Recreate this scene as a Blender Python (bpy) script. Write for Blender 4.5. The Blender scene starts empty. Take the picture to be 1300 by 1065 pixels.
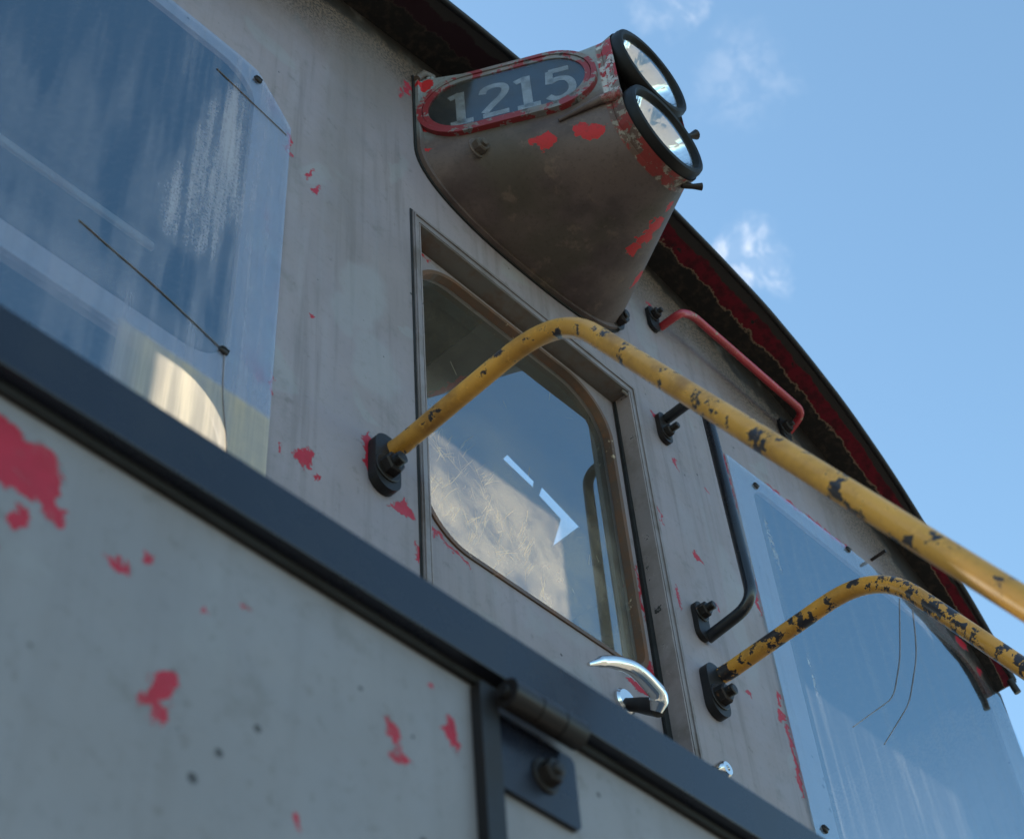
import bpy, bmesh, math, random
from mathutils import Vector, Matrix
from mathutils.geometry import tessellate_polygon
random.seed(7)
S = bpy.context.scene
COL = S.collection
R = math.radians

# ------------------------------------------------------------------ nodes
class NT:
    def __init__(s, tree): s.t = tree
    def n(s, typ, ins=None, **props):
        nd = s.t.nodes.new(typ)
        for k, v in props.items(): setattr(nd, k, v)
        for k, v in (ins or {}).items():
            sock = nd.inputs[k]
            if isinstance(v, bpy.types.NodeSocket): s.t.links.new(v, sock)
            elif isinstance(v, bpy.types.Node): s.t.links.new(v.outputs[0], sock)
            else:
                if hasattr(sock.default_value, '__len__') and not hasattr(v, '__len__'): v = (v, v, v)
                if sock.type == 'RGBA' and len(v) == 3: v = (*v, 1)
                sock.default_value = v
        return nd
    def math(s, op, a, b=0.0, c=None, clamp=False):
        ins = {0: a, 1: b}
        if c is not None: ins[2] = c
        return s.n('ShaderNodeMath', ins, operation=op, use_clamp=clamp).outputs[0]
    def mix(s, f, a, b, blend='MIX'):
        nd = s.n('ShaderNodeMix', {}, data_type='RGBA', blend_type=blend)
        for i, v in ((0, f), (6, a), (7, b)):
            if isinstance(v, bpy.types.NodeSocket): s.t.links.new(v, nd.inputs[i])
            else: nd.inputs[i].default_value = v if i == 0 else (*v[:3], 1)
        return nd.outputs[2]
    def ramp(s, v, lo, hi, a=0.0, b=1.0, smooth=True):
        return s.n('ShaderNodeMapRange', {0: v, 1: lo, 2: hi, 3: a, 4: b}, interpolation_type='SMOOTHSTEP' if smooth else 'LINEAR').outputs[0]
    def noise(s, vec, scale, detail=6, rough=.6, dist=0.0):
        return s.n('ShaderNodeTexNoise', {'Vector': vec, 'Scale': scale, 'Detail': detail, 'Roughness': rough, 'Distortion': dist}).outputs[0]
    def noisec(s, vec, scale, detail=4):
        return s.n('ShaderNodeTexNoise', {'Vector': vec, 'Scale': scale, 'Detail': detail}).outputs[1]
    def vadd(s, a, b): return s.n('ShaderNodeVectorMath', {0: a, 1: b}, operation='ADD').outputs[0]
    def scale3(s, vec, sc, rot=(0, 0, 0), loc=(0, 0, 0)):
        return s.n('ShaderNodeMapping', {'Vector': vec, 'Location': loc, 'Rotation': rot, 'Scale': sc}).outputs[0]
    def warp(s, vec, scale, amp):
        c = s.noisec(vec, scale)
        d = s.n('ShaderNodeVectorMath', {0: c, 1: (.5, .5, .5)}, operation='SUBTRACT').outputs[0]
        d = s.n('ShaderNodeVectorMath', {0: d, 3: amp}, operation='SCALE').outputs[0]
        return s.vadd(vec, d)
    def blobs(s, vec, items):
        """items (x, z, sx, sz, angle): returns the smallest scaled distance to any of the ellipses"""
        m = None
        for x, z, sx, sz, a in items:
            mp = s.n('ShaderNodeMapping', {'Vector': vec, 'Location': (x, 0, z), 'Rotation': (0, R(a), 0), 'Scale': (sx, 1e3, sz)}, vector_type='TEXTURE')
            l = s.n('ShaderNodeVectorMath', {0: mp.outputs[0]}, operation='LENGTH').outputs['Value']
            m = l if m is None else s.math('MINIMUM', m, l)
        return m

def new_mat(name):
    m = bpy.data.materials.new(name); m.use_nodes = True
    m.node_tree.nodes.clear()
    t = NT(m.node_tree)
    out = t.n('ShaderNodeOutputMaterial')
    pos = t.n('ShaderNodeTexCoord').outputs['Object']
    return m, t, out, pos

def finish(t, out, col, rough=.5, metal=0.0, height=None, bump=.3, dist=.002, spec=.5, coat=0.0):
    ins = {'Base Color': col, 'Roughness': rough, 'Metallic': metal, 'Specular IOR Level': spec, 'Coat Weight': coat}
    if height is not None:
        ins['Normal'] = t.n('ShaderNodeBump', {'Height': height, 'Strength': bump, 'Distance': dist}).outputs[0]
    p = t.n('ShaderNodeBsdfPrincipled', ins)
    t.t.links.new(p.outputs[0], out.inputs[0])
    return p

RED = (.34, .010, .026); DKRED = (.13, .006, .012)

def paint_wall(name, chips, grime=1.0, top_soot=True, base=(.245, .212, .226), lines=(), brown=.5, wk=1.0):
    m, t, out, P = new_mat(name)
    n1 = t.noise(P, 2.3, 5, .6); n2 = t.noise(P, 9, 6, .65); n3 = t.noise(P, 70, 5, .7)
    col = t.mix(t.ramp(n1, .35, .65), base, tuple(c * .86 for c in base))
    # warm dusty film
    col = t.mix(t.math('MULTIPLY', t.ramp(t.noise(t.vadd(P, (3.1, 0, 7.7)), 3.0, 6, .6), .40, .64), .62 * brown), col, (.185, .150, .132))
    # run marks down the sheet
    st = t.noise(t.scale3(P, (34, 34, 1.6)), 1.0, 5, .6)
    col = t.mix(t.math('MULTIPLY', t.ramp(st, .48, .70), .48 * grime), col, (.115, .098, .092))
    st2 = t.noise(t.scale3(P, (12, 12, .9), loc=(5, 0, 2)), 1.0, 4, .6)
    col = t.mix(t.math('MULTIPLY', t.ramp(st2, .55, .72), .35 * grime), col, (.27, .27, .29))
    # cloudy touched-up areas with soft outline
    cl = t.noise(t.vadd(P, (9, 0, 1)), 5.5, 3, .5, .6)
    col = t.mix(t.math('MULTIPLY', t.ramp(cl, .60, .64), .35 * grime), col, (.24, .255, .255))
    col = t.mix(t.math('MULTIPLY', t.ramp(n3, .52, .75), .35), col, (.12, .108, .105))
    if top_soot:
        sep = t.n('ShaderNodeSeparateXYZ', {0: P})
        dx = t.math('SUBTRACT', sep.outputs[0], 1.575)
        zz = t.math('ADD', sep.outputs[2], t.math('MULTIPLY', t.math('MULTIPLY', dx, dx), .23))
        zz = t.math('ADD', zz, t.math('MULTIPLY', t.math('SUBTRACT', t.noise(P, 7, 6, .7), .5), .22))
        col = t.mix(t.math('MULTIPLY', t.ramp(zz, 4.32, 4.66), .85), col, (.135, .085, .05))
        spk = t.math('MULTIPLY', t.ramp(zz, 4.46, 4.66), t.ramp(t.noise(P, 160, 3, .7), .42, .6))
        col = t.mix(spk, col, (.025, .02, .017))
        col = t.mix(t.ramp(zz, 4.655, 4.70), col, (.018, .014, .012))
    if top_soot:
        lb = t.blobs(t.warp(P, 9, .10), [(1.13, 3.74, .045, .10, 12), (1.15, 3.58, .05, .07, 0), (1.08, 3.66, .03, .06, 0), (2.10, 3.62, .03, .16, 0)])
        col = t.mix(t.ramp(lb, .85, 1.25, .45, 0), col, (.245, .245, .255))
        db = t.blobs(t.warp(P, 7, .12), [(1.07, 4.20, .05, .32, 0), (1.13, 4.45, .08, .16, 0)])
        col = t.mix(t.ramp(db, .4, 1.6, .45, 0), col, (.15, .125, .11))
    # dark pin pits
    vo = t.n('ShaderNodeTexVoronoi', {'Vector': P, 'Scale': 26.0}).outputs['Distance']
    pit = t.math('LESS_THAN', vo, t.math('MULTIPLY', t.ramp(t.noise(P, 3.7, 2), .5, .7), .13))
    col = t.mix(t.math('MULTIPLY', pit, .85), col, (.02, .017, .015))
    h = t.math('ADD', t.math('MULTIPLY', n3, .35), t.math('MULTIPLY', n2, .6))
    h = t.math('SUBTRACT', h, t.math('MULTIPLY', pit, .6))
    W = t.warp(t.warp(t.warp(P, 36 * wk, .048 / wk), 150 * wk, .022 / wk), 420 * wk, .006 / wk)
    if chips:
        d = t.blobs(W, chips)
        red = t.ramp(d, .98, 1.02, 1, 0)
        rim = t.math('MULTIPLY', t.ramp(d, 1.0, 1.22, 1, 0), .5)
        col = t.mix(rim, col, (.10, .10, .10))
        rc = t.mix(t.ramp(t.noise(P, 60, 5), .35, .65), RED, (.30, .01, .022))
        col = t.mix(red, col, rc)
        h = t.math('SUBTRACT', h, t.math('MULTIPLY', red, .8))
    sm = t.noise(t.vadd(P, (6, 2, 6)), 13 * wk, 7, .68)
    col = t.mix(t.math('MULTIPLY', t.ramp(sm, .54, .70), .45), col, (.125, .115, .108))
    sm2 = t.noise(t.vadd(P, (2, 8, 3)), 31 * wk, 5, .65)
    col = t.mix(t.math('MULTIPLY', t.ramp(sm2, .60, .70), .40), col, (.10, .085, .075))
    # random tiny chips
    tiny = t.math('GREATER_THAN', t.noise(t.warp(P, 60, .02), 17, 6, .72), .735)
    col = t.mix(t.math('MULTIPLY', tiny, .8), col, (.33, .012, .03))
    finish(t, out, col, t.ramp(n2, .3, .7, .42, .62), 0, t.math('ADD', h, t.math('MULTIPLY', t.noise(P, 4.5, 2), 5.0)), .35, .0012, .35)
    return m

def paint_simple(name, col, chipcol=None, chip=.68, cscale=40, rough=.45, grime=(.05, .04, .03), grime_f=.4, metal=0.0, gscale=12, bump=.4, spec=.5, second=None, second_t=.7, stretch=None):
    m, t, out, P = new_mat(name)
    n1 = t.noise(P, gscale, 6, .65); n3 = t.noise(P, 150, 4, .7)
    c = t.mix(t.ramp(t.noise(P, gscale * .4, 3), .3, .7), col, tuple(x * .75 for x in col))
    c = t.mix(t.math('MULTIPLY', t.ramp(n1, .42, .7), grime_f), c, grime)
    h = t.math('MULTIPLY', n3, .3)
    Q = P if stretch is None else t.scale3(P, stretch)
    if second:
        s2 = t.ramp(t.noise(t.vadd(Q, (4, 2, 9)), cscale * .6, 6, .65), second_t, second_t + .02)
        c = t.mix(s2, c, second)
    if chipcol:
        ch = t.noise(t.vadd(Q, (1, 5, 3)), cscale, 8, .68)
        big = t.noise(t.vadd(P, (8, 8, 8)), cscale * .18, 2)
        ch = t.math('ADD', ch, t.math('MULTIPLY', t.math('SUBTRACT', big, .5), .35))
        k = t.ramp(ch, chip, chip + .015)
        edge = t.ramp(ch, chip - .03, chip, 0, .35)
        c = t.mix(edge, c, tuple(min(1, x * 1.7) for x in col))
        c = t.mix(k, c, chipcol)
        h = t.math('SUBTRACT', h, k)
    c = t.mix(t.math('MULTIPLY', t.ramp(n3, .55, .75), .3), c, grime)
    finish(t, out, c, t.ramp(n1, .3, .7, rough * .85, min(1, rough * 1.25)), metal, h, bump, .0008, spec)
    return m

wall_chips = [(.950, 4.005, .005, .030, 0), (1.000, 3.965, .004, .026, 20), (1.016, 3.930, .004, .018, 25),
  (1.016, 3.270, .012, .028, 25), (.970, 3.262, .004, .009, 0), (1.042, 3.250, .003, .006, 0), (1.013, 3.585, .004, .006, 0),
  (1.141, 3.365, .012, .045, 0), (1.212, 3.300, .020, .018, 30), (1.196, 3.292, .02, .007, 0), (1.237, 3.225, .006, .022, 0),
  (1.245, 4.540, .007, .03, 10), (1.226, 4.50, .004, .02, 0), (2.012, 4.50, .010, .008, 0), (1.945, 4.072, .008, .010, 0), (1.991, 3.965, .006, .014, 0),
  (2.001, 3.706, .011, .008, 30), (2.082, 3.425, .010, .010, 0), (2.187, 3.467, .007, .016, 0), (2.178, 3.425, .011, .014, 30),
  (2.190, 4.05, .0065, .095, 0), (2.189, 3.73, .006, .055, 0), (2.189, 3.33, .007, .08, 0), (2.42, 4.152, .07, .0055, 0), (2.58, 4.160, .08, .006, 0), (2.67, 4.162, .012, .010, 0),
  (.9515, 3.37, .003, .02, 0), (3.153, 4.150, .03, .018, -20), (3.20, 4.09, .014, .012, 0), (3.14, 4.20, .02, .012, 0), (2.04, 3.16, .006, .012, 0),
  (1.905, 3.55, .004, .03, 0), (1.898, 3.75, .003, .02, 0), (2.09, 3.95, .004, .004, 0), (2.03, 3.60, .003, .006, 0)]
hood_chips = [(.343, 2.430, .022, .020, 0), (.372, 2.428, .022, .017, 15), (.386, 2.408, .012, .026, -20), (.397, 2.392, .005, .013, -10), (.352, 2.405, .03, .010, 10), (.372, 2.372, .005, .011, 0), (.343, 2.343, .012, .014, 0),
  (.451, 2.380, .011, .006, -15), (.476, 2.403, .0045, .005, 0), (.561, 2.408, .003, .003, 0), (.527, 2.385, .002, .002, 0),
  (.499, 2.300, .010, .021, 25), (.493, 2.283, .014, .007, 0), (.712, 2.372, .007, .014, -10), (.719, 2.352, .010, .005, 0),
  (.778, 2.405, .0065, .014, -15), (.757, 2.443, .003, .005, 0), (.62, 2.25, .004, .006, 0), (.30, 2.28, .02, .03, 0)]
M = {}
M['wall'] = paint_wall('weathered_grey_paint', wall_chips)
M['hood'] = paint_wall('grey_hood_paint', hood_chips, grime=.35, top_soot=False, base=(.212, .204, .214), brown=.30, wk=1.5)
M['door'] = paint_wall('grey_door_paint', [(1.34, 3.338, .05, .004, 18), (1.30, 3.36, .006, .03, -30), (1.79, 3.31, .03, .010, 0), (1.835, 3.36, .010, .03, 0), (1.842, 3.55, .004, .06, 0), (1.30, 4.065, .03, .004, 0), (1.25, 3.27, .004, .02, 0)], grime=.6, top_soot=False)
M['frame'] = paint_simple('grimy_frame_paint', (.22, .192, .195), RED, .73, 26, .5, (.085, .062, .045), .75, gscale=8)
M['reveal'] = paint_simple('rusty_reveal', (.12, .105, .09), (.05, .025, .012), .66, 30, .6, (.10, .052, .028), .85, gscale=14)
M['jamb'] = paint_simple('grey_jamb_paint', (.25, .21, .205), (.02, .018, .016), .64, 34, .5, (.10, .07, .05), .6, gscale=10)
M['soot'] = paint_simple('dark_metal', (.014, .013, .014), (.09, .05, .03), .70, 40, .45, (.02, .014, .010), .4, spec=.3)
M['nut'] = paint_simple('greasy_rusty_nut', (.022, .019, .019), (.14, .065, .03), .66, 55, .4, (.03, .02, .014), .5, metal=.3, spec=.3)
M['yellow'] = paint_simple('chipped_yellow_paint', (.62, .300, .042), (.022, .018, .02), .562, 34, .38, (.17, .075, .018), .75, gscale=10, bump=.5, spec=.45)
M['yellow2'] = paint_simple('badly_chipped_yellow_paint', (.62, .285, .036), (.022, .018, .02), .522, 42, .38, (.20, .09, .02), .6, gscale=10, bump=.5, spec=.45)
M['redrod'] = paint_simple('worn_red_paint', (.36, .018, .03), (.23, .14, .09), .62, 50, .4, (.12, .05, .03), .3)
M['blackrod'] = paint_simple('black_gloss_rod', (.010, .011, .015), (.09, .06, .04), .72, 60, .28, (.03, .03, .03), .3)
M['trim'] = paint_simple('blue_black_trim', (.008, .010, .018), RED, .90, 30, .26, (.014, .014, .018), .5, spec=.40, bump=.15)
M['rubber'] = paint_simple('black_rubber', (.004, .004, .004), None, rough=.55, grime=(.02, .016, .013), grime_f=.4, bump=.2, spec=.25)
M['seal'] = paint_simple('rusty_seal', (.10, .055, .03), (.42, .33, .22), .66, 70, .55, (.16, .06, .02), .8, gscale=20)
M['boardframe'] = paint_simple('red_board_frame', (.17, .17, .16), (.19, .016, .018), .50, 26, .5, (.13, .045, .02), .6, second=(.05, .045, .04), second_t=.58)
M['interior'] = paint_simple('dull_interior_paint', (.032, .033, .036), None, rough=.7, grime=(.04, .04, .04), grime_f=.4)
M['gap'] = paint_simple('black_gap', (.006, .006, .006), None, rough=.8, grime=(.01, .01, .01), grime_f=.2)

# lamp body: dirty olive brown over grey with red chips
m, t, out, P = new_mat('dirty_lamp_paint')
n1 = t.noise(P, 6, 6, .6); n3 = t.noise(P, 120, 5, .7)
col = t.mix(t.ramp(n1, .4, .62), (.108, .078, .068), (.060, .041, .038))
col = t.mix(t.math('MULTIPLY', t.ramp(t.noise(P, 3.5, 3), .5, .65), .6), col, (.062, .052, .034))
col = t.mix(t.math('MULTIPLY', t.ramp(t.noise(P, 18, 8, .7), .56, .66), .5), col, (.165, .115, .085))
sep = t.n('ShaderNodeSeparateXYZ', {0: P})
up = t.ramp(t.math('ADD', sep.outputs[2], t.math('MULTIPLY', t.noise(P, 12, 6), .10)), 4.40, 4.47)
col = t.mix(up, col, (.20, .215, .215))
# collar: flaking white, red and black
fr = t.ramp(sep.outputs[1], -.330, -.334, 0, 1)
nn = t.noise(t.vadd(P, (2, 2, 2)), 22, 8, .7)
cc = t.mix(t.ramp(nn, .50, .52), (.16, .13, .11), (.40, .40, .39))
cc = t.mix(t.ramp(t.noise(t.vadd(P, (7, 1, 2)), 26, 8, .7), .52, .54), cc, (.30, .014, .02))
cc = t.mix(t.ramp(t.noise(t.vadd(P, (1, 9, 2)), 26, 6, .7), .60, .62), cc, (.05, .03, .025))
lowz = t.ramp(t.math('ADD', sep.outputs[2], t.math('MULTIPLY', nn, .12)), 4.38, 4.44)
cc = t.mix(lowz, t.mix(t.ramp(nn, .50, .53), t.mix(t.ramp(t.noise(t.vadd(P, (4, 4, 4)), 60, 5, .7), .5, .55), (.10, .06, .045), (.22, .19, .15)), (.20, .025, .02)), cc)
col = t.mix(fr, col, cc)
W = t.warp(t.warp(P, 42, .050), 160, .014)
mm = None
for (x, y, z, r) in [(1.403, -.214, 4.273, .020), (1.388, -.195, 4.281, .013), (1.447, -.300, 4.268, .022), (1.431, -.275, 4.275, .013), (1.676, -.254, 4.225, .020), (1.684, -.220, 4.222, .019), (1.688, -.185, 4.219, .015), (1.782, -.130, 4.270, .020), (1.668, -.300, 4.232, .013), (1.278, -.02, 4.40, .012), (1.278, -.02, 4.47, .010), (1.290, -.015, 4.335, .012), (1.282, -.012, 4.57, .02)]:
    l = t.n('ShaderNodeVectorMath', {0: W, 1: (x, y, z)}, operation='DISTANCE').outputs['Value']
    l = t.math('DIVIDE', l, r)
    mm = l if mm is None else t.math('MINIMUM', mm, l)
redm = t.ramp(mm, .97, 1.03, 1, 0)
col = t.mix(redm, col, (.40, .014, .016))
col = t.mix(t.math('MULTIPLY', t.ramp(n3, .5, .7), .35), col, (.03, .022, .016))
h = t.math('SUBTRACT', t.math('ADD', t.math('MULTIPLY', n3, .5), n1), t.math('MULTIPLY', redm, .5))
finish(t, out, col, .62, 0, h, .5, .0012, .35)
M['lamp'] = m

# roof underside: UV.y runs 0 at the wall to 1 at the outer edge
m, t, out, P = new_mat('peeling_roof_paint')
uv = t.n('ShaderNodeTexCoord').outputs['UV']
v = t.n('ShaderNodeSeparateXYZ', {0: uv}).outputs[1]
nb = t.noise(P, 14, 8, .72)
vv = t.math('ADD', v, t.math('MULTIPLY', t.math('SUBTRACT', nb, .5), .55))
soot = t.mix(t.ramp(t.noise(P, 60, 5, .6), .45, .7), (.012, .010, .009), (.034, .024, .018))
redc = t.mix(t.ramp(t.noise(P, 30, 6, .7), .42, .62), (.115, .004, .012), (.05, .004, .008))
sx = t.n('ShaderNodeSeparateXYZ', {0: P}).outputs[0]
redc = t.mix(t.ramp(sx, 1.7, 2.1), (.020, .006, .009), redc)
col = t.mix(t.ramp(vv, .46, .475), soot, redc)
edge = t.math('MULTIPLY', t.ramp(vv, .43, .465), t.ramp(vv, .47, .485, 1, 0))
col = t.mix(t.math('MULTIPLY', edge, t.ramp(sx, 1.7, 2.1, .08, .75)), col, (.22, .15, .10))
col = t.mix(t.ramp(t.math('ADD', v, t.math('MULTIPLY', t.math('SUBTRACT', t.noise(P, 22, 5), .5), .30)), .76, .80), col, (.028, .024, .022))
col = t.mix(t.ramp(t.noise(t.vadd(P, (5, 5, 1)), 9, 6, .7), .63, .67), col, (.014, .012, .012))
hh = t.math('ADD', t.math('MULTIPLY', t.ramp(vv, .46, .475, 1, 0), 1.0), t.math('MULTIPLY', t.noise(P, 140, 5, .7), .3))
finish(t, out, col, .75, 0, hh, .4, .0012, .25)
M['roof'] = m

# chrome
m, t, out, P = new_mat('worn_chrome')
finish(t, out, (.75, .74, .72), t.ramp(t.noise(P, 60, 5), .35, .7, .10, .28), 1.0, t.noise(P, 30, 3), .04, .002)
M['chrome'] = m
m, t, out, P = new_mat('lamp_reflector')
finish(t, out, (.80, .80, .80), .12, 1.0, t.n('ShaderNodeTexVoronoi', {'Vector': P, 'Scale': 55.0}).outputs['Distance'], .25, .006)
M['reflector'] = m
m, t, out, P = new_mat('numeral_white')
c = t.mix(t.ramp(t.noise(P, 50, 6), .4, .7), (.62, .62, .58), (.42, .42, .39))
finish(t, out, c, .5)
M['digit'] = m

def clear_sheet(name, ior, rough, tint, dust_fn, dust_col=(.55, .57, .60), bump=.0, bscale=3.0):
    m, t, out, P = new_mat(name)
    nrm = t.n('ShaderNodeBump', {'Height': t.noise(t.scale3(P, (1, 1, .4)), bscale, 3), 'Strength': bump, 'Distance': .01}).outputs[0]
    fr = t.n('ShaderNodeFresnel', {'IOR': ior, 'Normal': nrm}).outputs[0]
    g = t.n('ShaderNodeBsdfGlossy', {'Color': (.68, .88, 1, 1), 'Roughness': rough, 'Normal': nrm})
    tr = t.n('ShaderNodeBsdfTransparent', {'Color': (*tint, 1)})
    mx = t.n('ShaderNodeMixShader', {0: fr, 1: tr.outputs[0], 2: g.outputs[0]})
    dust, dcol = dust_fn(t, P)
    df = t.n('ShaderNodeBsdfDiffuse', {'Color': dcol}); tl = t.n('ShaderNodeBsdfTranslucent', {'Color': dcol})
    dd = t.n('ShaderNodeMixShader', {0: .55, 1: df.outputs[0], 2: tl.outputs[0]})
    f0 = t.n('ShaderNodeMixShader', {0: dust, 1: mx.outputs[0], 2: dd.outputs[0]})
    bk = t.n('ShaderNodeNewGeometry').outputs['Backfacing']
    fin = t.n('ShaderNodeMixShader', {0: bk, 1: f0.outputs[0], 2: t.n('ShaderNodeBsdfTransparent', {'Color': (*tint, 1)}).outputs[0]})
    t.t.links.new(fin.outputs[0], out.inputs[0])
    return m

def dust_glow_left(t, P):
    sp = t.n('ShaderNodeSeparateXYZ', {0: P})
    x, z = sp.outputs[0], sp.outputs[2]
    stk = t.noise(t.scale3(P, (46, 1, 2.2), rot=(0, R(6), 0)), 1.0, 6, .6)
    wide = t.noise(t.scale3(P, (9, 1, 1.2), rot=(0, R(6), 0)), 1.0, 3)
    fine = t.noise(P, 240, 4, .7)
    right = t.ramp(t.math('ADD', x, t.math('MULTIPLY', t.noise(P, 5, 4), .25)), .72, .98)
    a = t.math('MULTIPLY', t.ramp(stk, .42, .70), t.math('ADD', .10, t.math('MULTIPLY', right, .35)))
    a = t.math('ADD', a, t.math('MULTIPLY', t.ramp(wide, .50, .60), .20))
    patch = t.blobs(t.warp(t.warp(P, 10, .05), 60, .02), [(.815, 3.80, .055, .19, 6), (.83, 3.93, .035, .10, 0), (.77, 3.62, .05, .09, 0)])
    a = t.math('ADD', a, t.math('MULTIPLY', t.ramp(patch, .8, 1.5, 1, 0), t.ramp(t.math('ADD', stk, fine), .78, 1.22, .08, .75)))
    edge = t.ramp(x, .865, .885)
    a = t.math('ADD', a, t.math('MULTIPLY', edge, t.ramp(t.noise(P, 16, 5, .7), .3, .7, .15, .38)))
    low = t.ramp(z, 3.285, 3.30, 1, 0)
    a = t.math('ADD', a, t.math('MULTIPLY', low, t.math('ADD', .06, t.math('MULTIPLY', t.ramp(x, .66, .74), t.ramp(stk, .30, .62, .80, .98)))))  # dust made thick only where the sun patch falls, painting its glow
    band = t.math('MULTIPLY', t.ramp(z, 3.27, 3.30), t.ramp(z, 3.34, 3.40, 1, 0))
    a = t.math('ADD', a, t.math('MULTIPLY', band, .25))
    c = t.mix(t.math('MULTIPLY', t.ramp(t.noise(t.vadd(P, (3, 0, 3)), 9, 6, .7), .50, .62), t.ramp(x, .87, .945)), (.62, .62, .72), (.60, .30, .42))
    c = t.mix(t.math('MULTIPLY', low, t.ramp(x, .66, .74)), c, (.72, .63, .50))  # warm sunlight colour put into the dust of that patch
    return t.math('MULTIPLY', a, .55, clamp=True), c

def dust_right(t, P):
    sp = t.n('ShaderNodeSeparateXYZ', {0: P}); x, z = sp.outputs[0], sp.outputs[2]
    stk = t.noise(t.scale3(P, (30, 1, 1.5), rot=(0, R(-8), 0)), 1.0, 5, .6)
    a = t.math('MULTIPLY', t.ramp(stk, .46, .72), .16)
    e1 = t.ramp(x, 2.27, 2.255 + .05, 1, 0)
    a = t.math('ADD', a, t.math('MULTIPLY', e1, .22))
    a = t.math('ADD', a, t.math('MULTIPLY', t.ramp(z, 4.06, 4.13), .15))
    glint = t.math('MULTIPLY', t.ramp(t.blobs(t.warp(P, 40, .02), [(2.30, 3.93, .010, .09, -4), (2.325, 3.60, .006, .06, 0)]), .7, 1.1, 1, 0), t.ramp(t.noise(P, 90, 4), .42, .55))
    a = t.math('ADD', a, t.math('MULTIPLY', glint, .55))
    return t.math('MULTIPLY', t.math('ADD', a, .05), .6, clamp=True), t.mix(.5, (.62, .68, .76), (.62, .68, .76))

def dust_glow_door(t, P):
    sp = t.n('ShaderNodeSeparateXYZ', {0: P}); x, z = sp.outputs[0], sp.outputs[2]
    a = t.math('MULTIPLY', t.ramp(t.noise(P, 9, 6, .65), .34, .66, .25, 1.0), .30)
    a = t.math('MULTIPLY', a, t.ramp(z, 3.85, 3.45, .12, 1.0))  # dust thickened low down and tinted warm to paint the golden sunlit haze
    return t.math('ADD', a, .03, clamp=True), t.mix(.5, (.75, .66, .52), (.75, .66, .52))

M['perspexL'] = clear_sheet('dusty_perspex', 2.75, .08, (.94, .96, .98), dust_glow_left, bump=.12, bscale=2.5)
M['perspexR'] = clear_sheet('clean_perspex', 4.2, .04, (.94, .96, .98), dust_right, bump=.10, bscale=2.5)
M['glass'] = clear_sheet('scratched_glass', 3.1, .01, (.93, .95, .96), dust_glow_door, bump=.02, bscale=1.5)
M['lens'] = clear_sheet('lamp_lens_glass', 1.6, .02, (.97, .98, .98), lambda t, P: (.06, t.mix(.5, (.6, .6, .6), (.6, .6, .6))))
M['boardglass'] = clear_sheet('board_glass', 1.7, .12, (.80, .82, .85), lambda t, P: (t.ramp(t.noise(P, 14, 6), .35, .7, .10, .32), t.mix(.5, (.22, .20, .16), (.22, .20, .16))))
m, t, out, P = new_mat('board_backing'); finish(t, out, t.mix(t.noise(P, 20), (.035, .038, .042), (.06, .055, .045)), .35); M['boardback'] = m

# ground
m, t, out, P = new_mat('ballast')
vo = t.n('ShaderNodeTexVoronoi', {'Vector': P, 'Scale': 18.0})
c = t.mix(t.ramp(t.noise(P, .6, 6), .35, .65), (.50, .42, .33), (.38, .33, .25))
c = t.mix(t.math('MULTIPLY', t.ramp(vo.outputs['Distance'], .35, .6), .5), c, (.15, .13, .11))
finish(t, out, c, .9, 0, vo.outputs['Distance'], .8, .02, .2)
M['ground'] = m

# ------------------------------------------------------------------ meshes
def link(name, me, mat, parent=None, smooth=False, label=None):
    o = bpy.data.objects.new(name, me); COL.objects.link(o)
    for mm in (mat if isinstance(mat, (list, tuple)) else [mat]):
        if mm: me.materials.append(mm)
    if smooth:
        for p in me.polygons: p.use_smooth = True
        me.set_sharp_from_angle(angle=R(40)) if hasattr(me, 'set_sharp_from_angle') else None
    if parent:
        o.parent = parent
        o.matrix_parent_inverse = Matrix.Translation(-wloc(parent))
    if label: o['label'] = label
    return o
WL = {}
def wloc(o): return WL.get(o.name, Vector((0, 0, 0)))
def place(o, loc): o.location = loc; WL[o.name] = Vector(loc); return o

def to_me(bm, name='mesh'):
    bmesh.ops.recalc_face_normals(bm, faces=bm.faces)
    me = bpy.data.meshes.new(name); bm.to_mesh(me); bm.free(); return me

def rrect(x0, x1, z0, z1, r, n=8):
    """rounded rectangle, r = (bottom left, bottom right, top right, top left)"""
    if not hasattr(r, '__len__'): r = (r,) * 4
    pts = []
    for (cx, cz, a0, rr) in ((x0, z0, 180, r[0]), (x1, z0, 270, r[1]), (x1, z1, 0, r[2]), (x0, z1, 90, r[3])):
        ox = cx + (rr if cx == x0 else -rr); oz = cz + (rr if cz == z0 else -rr)
        k = n if rr > 1e-5 else 0
        for i in range(k + 1):
            a = R(a0 + 90 * i / max(k, 1)); pts.append((ox + rr * math.cos(a), oz + rr * math.sin(a)))
    return pts

def plate_bm(outline, holes, y0, y1, bm=None, xf=None):
    """solid plate between y0 and y1, outline and holes given as (x, z)"""
    bm = bm or bmesh.new()
    loops = [outline] + list(holes)
    f = xf or (lambda x, y, z: (x, y, z))
    flat = [p for l in loops for p in l]
    tris = tessellate_polygon([[Vector((x, z, 0)) for x, z in l] for l in loops])
    A = [bm.verts.new(f(x, y0, z)) for x, z in flat]
    B = [bm.verts.new(f(x, y1, z)) for x, z in flat]
    for tr in tris:
        try: bm.faces.new([A[i] for i in tr]); bm.faces.new([B[i] for i in reversed(tr)])
        except ValueError: pass
    k = 0
    for l in loops:
        n = len(l)
        for i in range(n):
            j = (i + 1) % n
            bm.faces.new([A[k + i], A[k + j], B[k + j], B[k + i]])
        k += n
    return bm

def plate(name, outline, holes, y0, y1, mat, parent=None, bevel=0.0, xf=None, **kw):
    o = link(name, to_me(plate_bm(outline, holes, y0, y1, xf=xf), name), mat, parent, **kw)
    if bevel: bev(o, bevel)
    return o

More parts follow.
